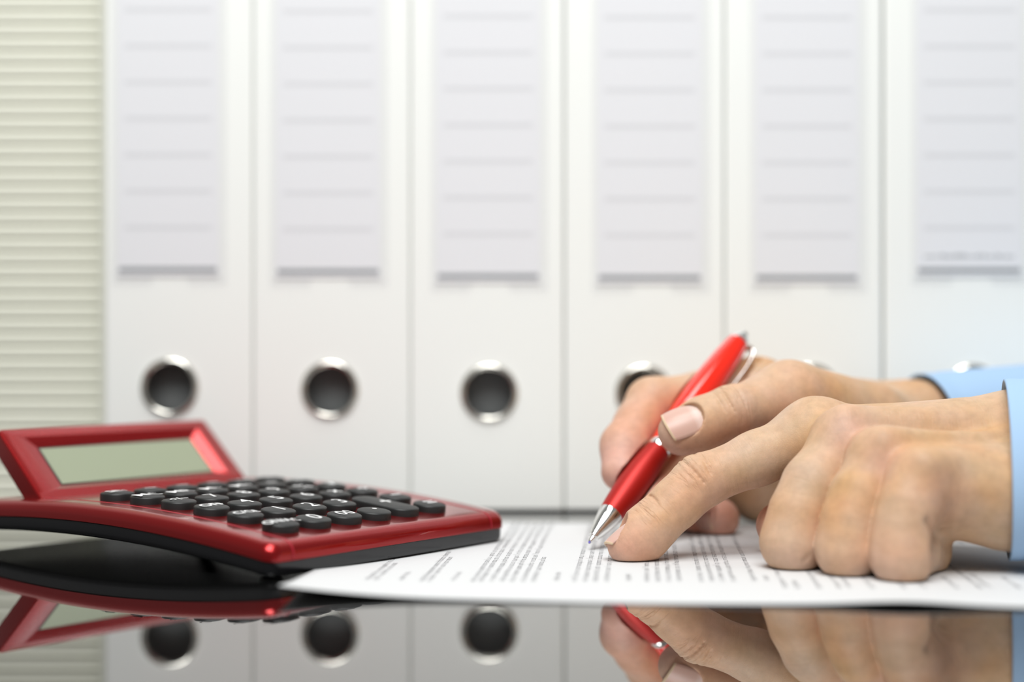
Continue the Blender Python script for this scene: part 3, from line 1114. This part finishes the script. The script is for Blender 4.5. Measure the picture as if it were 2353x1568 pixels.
fingers = {
    'index': ([iM, mid(iM, iP, 0.5, 9.5), iP, mid(iP, iD, 0.5, 8.7), iD, mid(iD, iT, 0.6, 8.2), iT], [cone((mid(iD, iT, 0.55, 8)[0] + V3((0.0015, 0.0, -0.0018)), 0.0072), (iT[0] + V3((0.001, 0, 0)), 0.0068))], 0.010),
    'middle': ([mM, J(1866, 1115, 0.538, 9.9), J(1836, 1180, 0.535, 9.8), mP, mD, mT], [], 0.0042),
    'ring': ([rM, J(1976, 1140, 0.5225, 9.5), J(1955, 1200, 0.520, 9.4), rP, rD, rT], [], 0.0042),
    'little': ([pM, J(2088, 1165, 0.5095, 9.4), J(2076, 1220, 0.508, 9.4), pP, pD, pT], [], 0.005),
    'thumb': ([tC, tM, tI, tT], [], 0.010)}
iax = unit(iD[0] - iP[0])
creases = [(iP[0] + V3((0.0, 0, 0.0)), unit(unit(iP[0] - iM[0]) + iax), perp((-0.3, -0.45, 0.9), iax), 0.0085, 1.0),
           (iD[0], unit(iT[0] - iP[0]), perp((-0.4, -0.45, 0.9), iax), 0.0055, 0.9),
           (iM[0], unit(iP[0] - iM[0]), perp((0, -0.4, 0.9), iax), 0.014, 0.55),
           (mP[0], unit(mP[0] - mM[0]), V3((0, -1, 0)), 0.010, 0.35), (rP[0], unit(rP[0] - rM[0]), V3((0, -1, 0)), 0.010, 0.35), (pP[0], unit(pP[0] - pM[0]), V3((0, -1, 0)), 0.010, 0.35),
           (V3(at(2165, 1205, 0.516)), V3((1, 0, 0)), V3((0, -1, 0)), 0.009, 0.9)]
nails = [nail_at(iT, iD, (-0.6, 0.10, 0.8), -0.0004, 0.0066, 0.0118, 0.0125, 0.0078)]
flush_pts = [(iT[0], 0.013, 0.75), (iP[0] + V3((0, -0.006, -0.004)), 0.013, 0.35), (tT[0], 0.02, 0.9), (mM[0] + V3((0, -0.01, 0.004)), 0.009, 0.5), (rM[0] + V3((0, -0.01, 0)), 0.009, 0.5), (pM[0] + V3((0.004, -0.01, -0.004)), 0.010, 0.3), (mP[0], 0.012, 0.3), (rP[0], 0.012, 0.25), (pP[0], 0.014, 0.4)]
cuts = [(V3(at(2168, 1262, 0.506)), 0.006, 0.006)]
iax2 = unit(iD[0] - iM[0])
idn = perp((-0.1, -0.40, 0.9), iax2)
FOLDS = joint_folds(iP[0], iax2, idn, 0.0101, [(-0.0052, 0.7, 0.1), (-0.0024, 0.9, 0.0), (0.0004, 0.95, -0.1), (0.0030, 0.85, 0.1), (0.0058, 0.6, -0.1)])
FOLDS += joint_folds(iD[0], iax2, idn, 0.0099, [(-0.0022, 0.5, 0.0), (0.0004, 0.6, 0.0), (0.0028, 0.45, 0.0)], gr=0.00034)
FOLDS += [(V3(at(2132, 1200, 0.4995)), V3(at(2150, 1240, 0.5035)), 0.0009, 0.0022), (V3(at(2160, 1195, 0.5015)), V3(at(2163, 1240, 0.5055)), 0.0008, 0.0022),
          (V3(at(2188, 1200, 0.5045)), V3(at(2172, 1240, 0.5075)), 0.0008, 0.0022), (V3(at(1888, 1262, 0.5205)), V3(at(1850, 1290, 0.5235)), 0.0006, 0.0018)]
hand_l = build_hand('hand', person, palm, bumps, fingers, creases, nails, FZ,
                    ((0.022, 0.485, -0.003), (0.256, 0.625, 0.085)), flush_pts, cuts,
                    grooves=FOLDS)
hand_l['label'] = 'left hand pressing its forefinger on the sheet, other fingers folded'
place(hand_l)

# ---- right hand holding the pen
w_ = J(2090, 978, 0.662, 17.0)
fo = (w_[0] + V3((0.085, 0.018, 0.004)), 0.020)
iM, mM, rM, pM = J(1735, 895, 0.648, 11.2), J(1735, 935, 0.668, 11.2), J(1745, 985, 0.682, 10.8), J(1765, 1040, 0.690, 10.2)
iP, iD, iT = J(1497, 926, 0.634, 10.0), J(1433, 1025, 0.616, 8.8), J(1426, 1085, 0.607, 7.8)
mP, mD, mT = J(1575, 1005, 0.658, 9.8), J(1557, 1085, 0.626, 8.7), J(1486, 1148, 0.603, 7.8)
rP, rD, rT = J(1565, 1085, 0.672, 9.3), J(1556, 1168, 0.647, 8.5), J(1606, 1180, 0.628, 7.6)
pP, pD, pT = J(1600, 1140, 0.676, 8.8), J(1598, 1200, 0.648, 8.6), J(1652, 1192, 0.632, 8.5)
tC, tM, tI, tT = J(1985, 972, 0.635, 14), J(1812, 916, 0.606, 12), J(1682, 947, 0.592, 9.7), J(1560, 992, 0.588, 7.9)
palm = [cone(w_, fo), cone((w_[0], 0.0165), (iM[0], 0.0112)), cone((w_[0], 0.0165), (mM[0], 0.0112)), cone((w_[0], 0.016), (rM[0], 0.0108)),
        cone((w_[0], 0.015), (pM[0], 0.0100)), cone(J(1990, 1040, 0.668, 17), J(1830, 1090, 0.678, 14)), cone(tC, tM),
        cone(J(1900, 975, 0.645, 15), J(1780, 955, 0.650, 10)), cone((w_[0], 0.016), tC),
        cone(J(1960, 1090, 0.668, 17), J(1770, 1130, 0.672, 15)), cone(J(1790, 1040, 0.668, 14), J(1730, 1120, 0.676, 13))]
bumps = [cone((iM[0] + V3((0, 0, 0.001)), 0.0105), (iM[0] + V3((0.003, 0, 0.001)), 0.0105)) + (0.005,)]
fingers = {
    'index': ([iM, mid(iM, iP, 0.5, 10.0), iP, mid(iP, iD, 0.5, 9.0), iD, iT], [], 0.009),
    'middle': ([mM, mid(mM, mP, 0.5, 9.8), mP, mid(mP, mD, 0.5, 9.0), mD, mT], [], 0.008),
    'ring': ([rM, rP, rD, rT], [], 0.008),
    'little': ([pM, pP, pD, pT], [], 0.008),
    'thumb': ([tC, tM, mid(tM, tI, 0.5, 10.2), tI, mid(tI, tT, 0.55, 9.4), tT], [cone((mid(tI, tT, 0.6, 9)[0] + V3((0.0, 0.001, -0.0022)), 0.0078), (tT[0] + V3((0.002, 0.001, -0.0014)), 0.0072))], 0.012)}
tax = unit(tT[0] - tI[0])
creases = [(tI[0], tax, perp((0.2, -0.7, 0.75), tax), 0.0065, 1.0), (tM[0], unit(tI[0] - tM[0]), V3((0, -0.8, 0.5)), 0.016, 0.6),
           (iP[0], unit(iD[0] - iM[0]), V3((0.3, -0.9, -0.3)), 0.006, 0.8), (tC[0], unit(tM[0] - tC[0]), V3((0, -0.8, 0.5)), 0.02, 0.6)]
nails = [nail_at(tT, tI, (0.0, -0.80, 0.62), -0.0022, 0.0083, 0.0138, 0.0142, 0.0088),
         nail_at(pT, pD, (0.05, -0.95, 0.12), -0.0005, 0.0080, 0.0080, 0.0090, 0.0068)]
flush_pts = [(iT[0], 0.016, 0.8), (iD[0], 0.014, 0.6), (iP[0] + V3((0.002, -0.008, -0.006)), 0.014, 0.7), (tT[0] + V3((0, 0, -0.006)), 0.011, 0.7), (mT[0], 0.014, 0.8), (rT[0], 0.014, 0.8), (pT[0], 0.014, 0.9), (tI[0] + V3((0, -0.006, -0.008)), 0.012, 0.5), (V3(at(1800, 960, 0.6)), 0.015, 0.5)]
tdn = perp((0.1, -0.72, 0.70), tax)
FOLDS = joint_folds(tI[0], tax, tdn, 0.0106, [(-0.0044, 0.5, 0.2), (-0.0016, 0.75, 0.2), (0.0012, 0.7, 0.1), (0.0042, 0.5, 0.0)])
hand_r = build_hand('hand', person, palm, bumps, fingers, creases, nails, FZ,
                    ((0.030, 0.560, -0.003), (0.262, 0.715, 0.085)), flush_pts, [], grooves=FOLDS, press=PEN_CONES)
hand_r['label'] = 'right hand gripping the red pen between thumb and fingers'
place(hand_r)

# ---- shirt sleeves
def sleeve(c0, ax, length, ra0, rb0, roll, slant, seed, pos_growth):
    """tube with a stitched cuff; ra/rb half axes of the oval, slant leans the cuff opening"""
    r = random.Random(seed)
    ax = unit(ax)
    e1 = perp((0, 0, 1), ax); e2 = np.cross(ax, e1)
    cr_, sr_ = math.cos(roll), math.sin(roll)
    e1, e2 = e1 * cr_ + e2 * sr_, e2 * cr_ - e1 * sr_
    n, m = 72, 70
    ph = [r.uniform(0, 6.28) for _ in range(6)]
    def pt(t, s, inner):
        g = 1 + pos_growth * s / length
        fold = 0.0
        if s > 0.055:
            k = min(1, (s - 0.055) / 0.03)
            fold = k * (0.0009 * math.sin(s * 95 + 2.6 * math.sin(t + ph[0]) + 1.5 * math.sin(s * 31) + ph[1]) + 0.0011 * math.sin(2 * t + s * 48 + ph[2]) + 0.0008 * math.sin(3 * t - s * 120 + ph[3]) * math.sin(s * 40 + t + ph[4]))
        edge = -0.0006 if inner else 0.0
        st = -0.0004 if abs(s - 0.006) < 0.0006 or abs(s - 0.052) < 0.0007 else 0.0
        a, b = ra0 * g + fold + edge + st, rb0 * g + fold + edge + st
        p = c0 + ax * (s + slant * math.sin(t) * max(0, 1 - s / 0.06)) + e1 * (a * math.sin(t)) + e2 * (b * math.cos(t))
        return p
    ss = [0, 0.0008, 0.003, 0.0055, 0.006, 0.0065, 0.01, 0.02, 0.03, 0.04, 0.05, 0.0514, 0.052, 0.0526, 0.055] + [0.055 + (length - 0.055) * (k + 1) / m for k in range(m)]
    vs, fs = [], []
    for s in ss:
        for k in range(n):
            vs.append(pt(2 * math.pi * k / n, s, False))
    for i in range(len(ss) - 1):
        for k in range(n):
            k2 = (k + 1) % n
            fs.append((i * n + k, (i + 1) * n + k, (i + 1) * n + k2, i * n + k2))
    # turned-in lining of the cuff
    off = len(vs)
    for s, sh in ((0.0, 0.0010), (0.002, 0.0018), (0.03, 0.0018)):
        for k in range(n):
            t = 2 * math.pi * k / n
            p = pt(t, s, False)
            c = c0 + ax * s
            vs.append(p - unit(p - c) * sh)
    for k in range(n):
        k2 = (k + 1) % n
        fs.append((k, k2, off + k2, off + k))
        fs.append((off + k, off + k2, off + n + k2, off + n + k))
        fs.append((off + n + k, off + n + k2, off + 2 * n + k2, off + 2 * n + k))
    o = from_data('sleeve', vs, fs, M['shirt'], person, True)
    return place(o)
s1 = sleeve(V3((0.1755, 0.541, 0.0350)), (1.0, -0.30, 0.07), 0.30, 0.0285, 0.0385, 0.54, 0.002, 3, 0.2)
s2 = sleeve(V3(at(2135, 972, 0.664)), (1.0, 0.22, 0.045), 0.32, 0.0218, 0.0260, 0.0, -0.003, 5, 0.45)
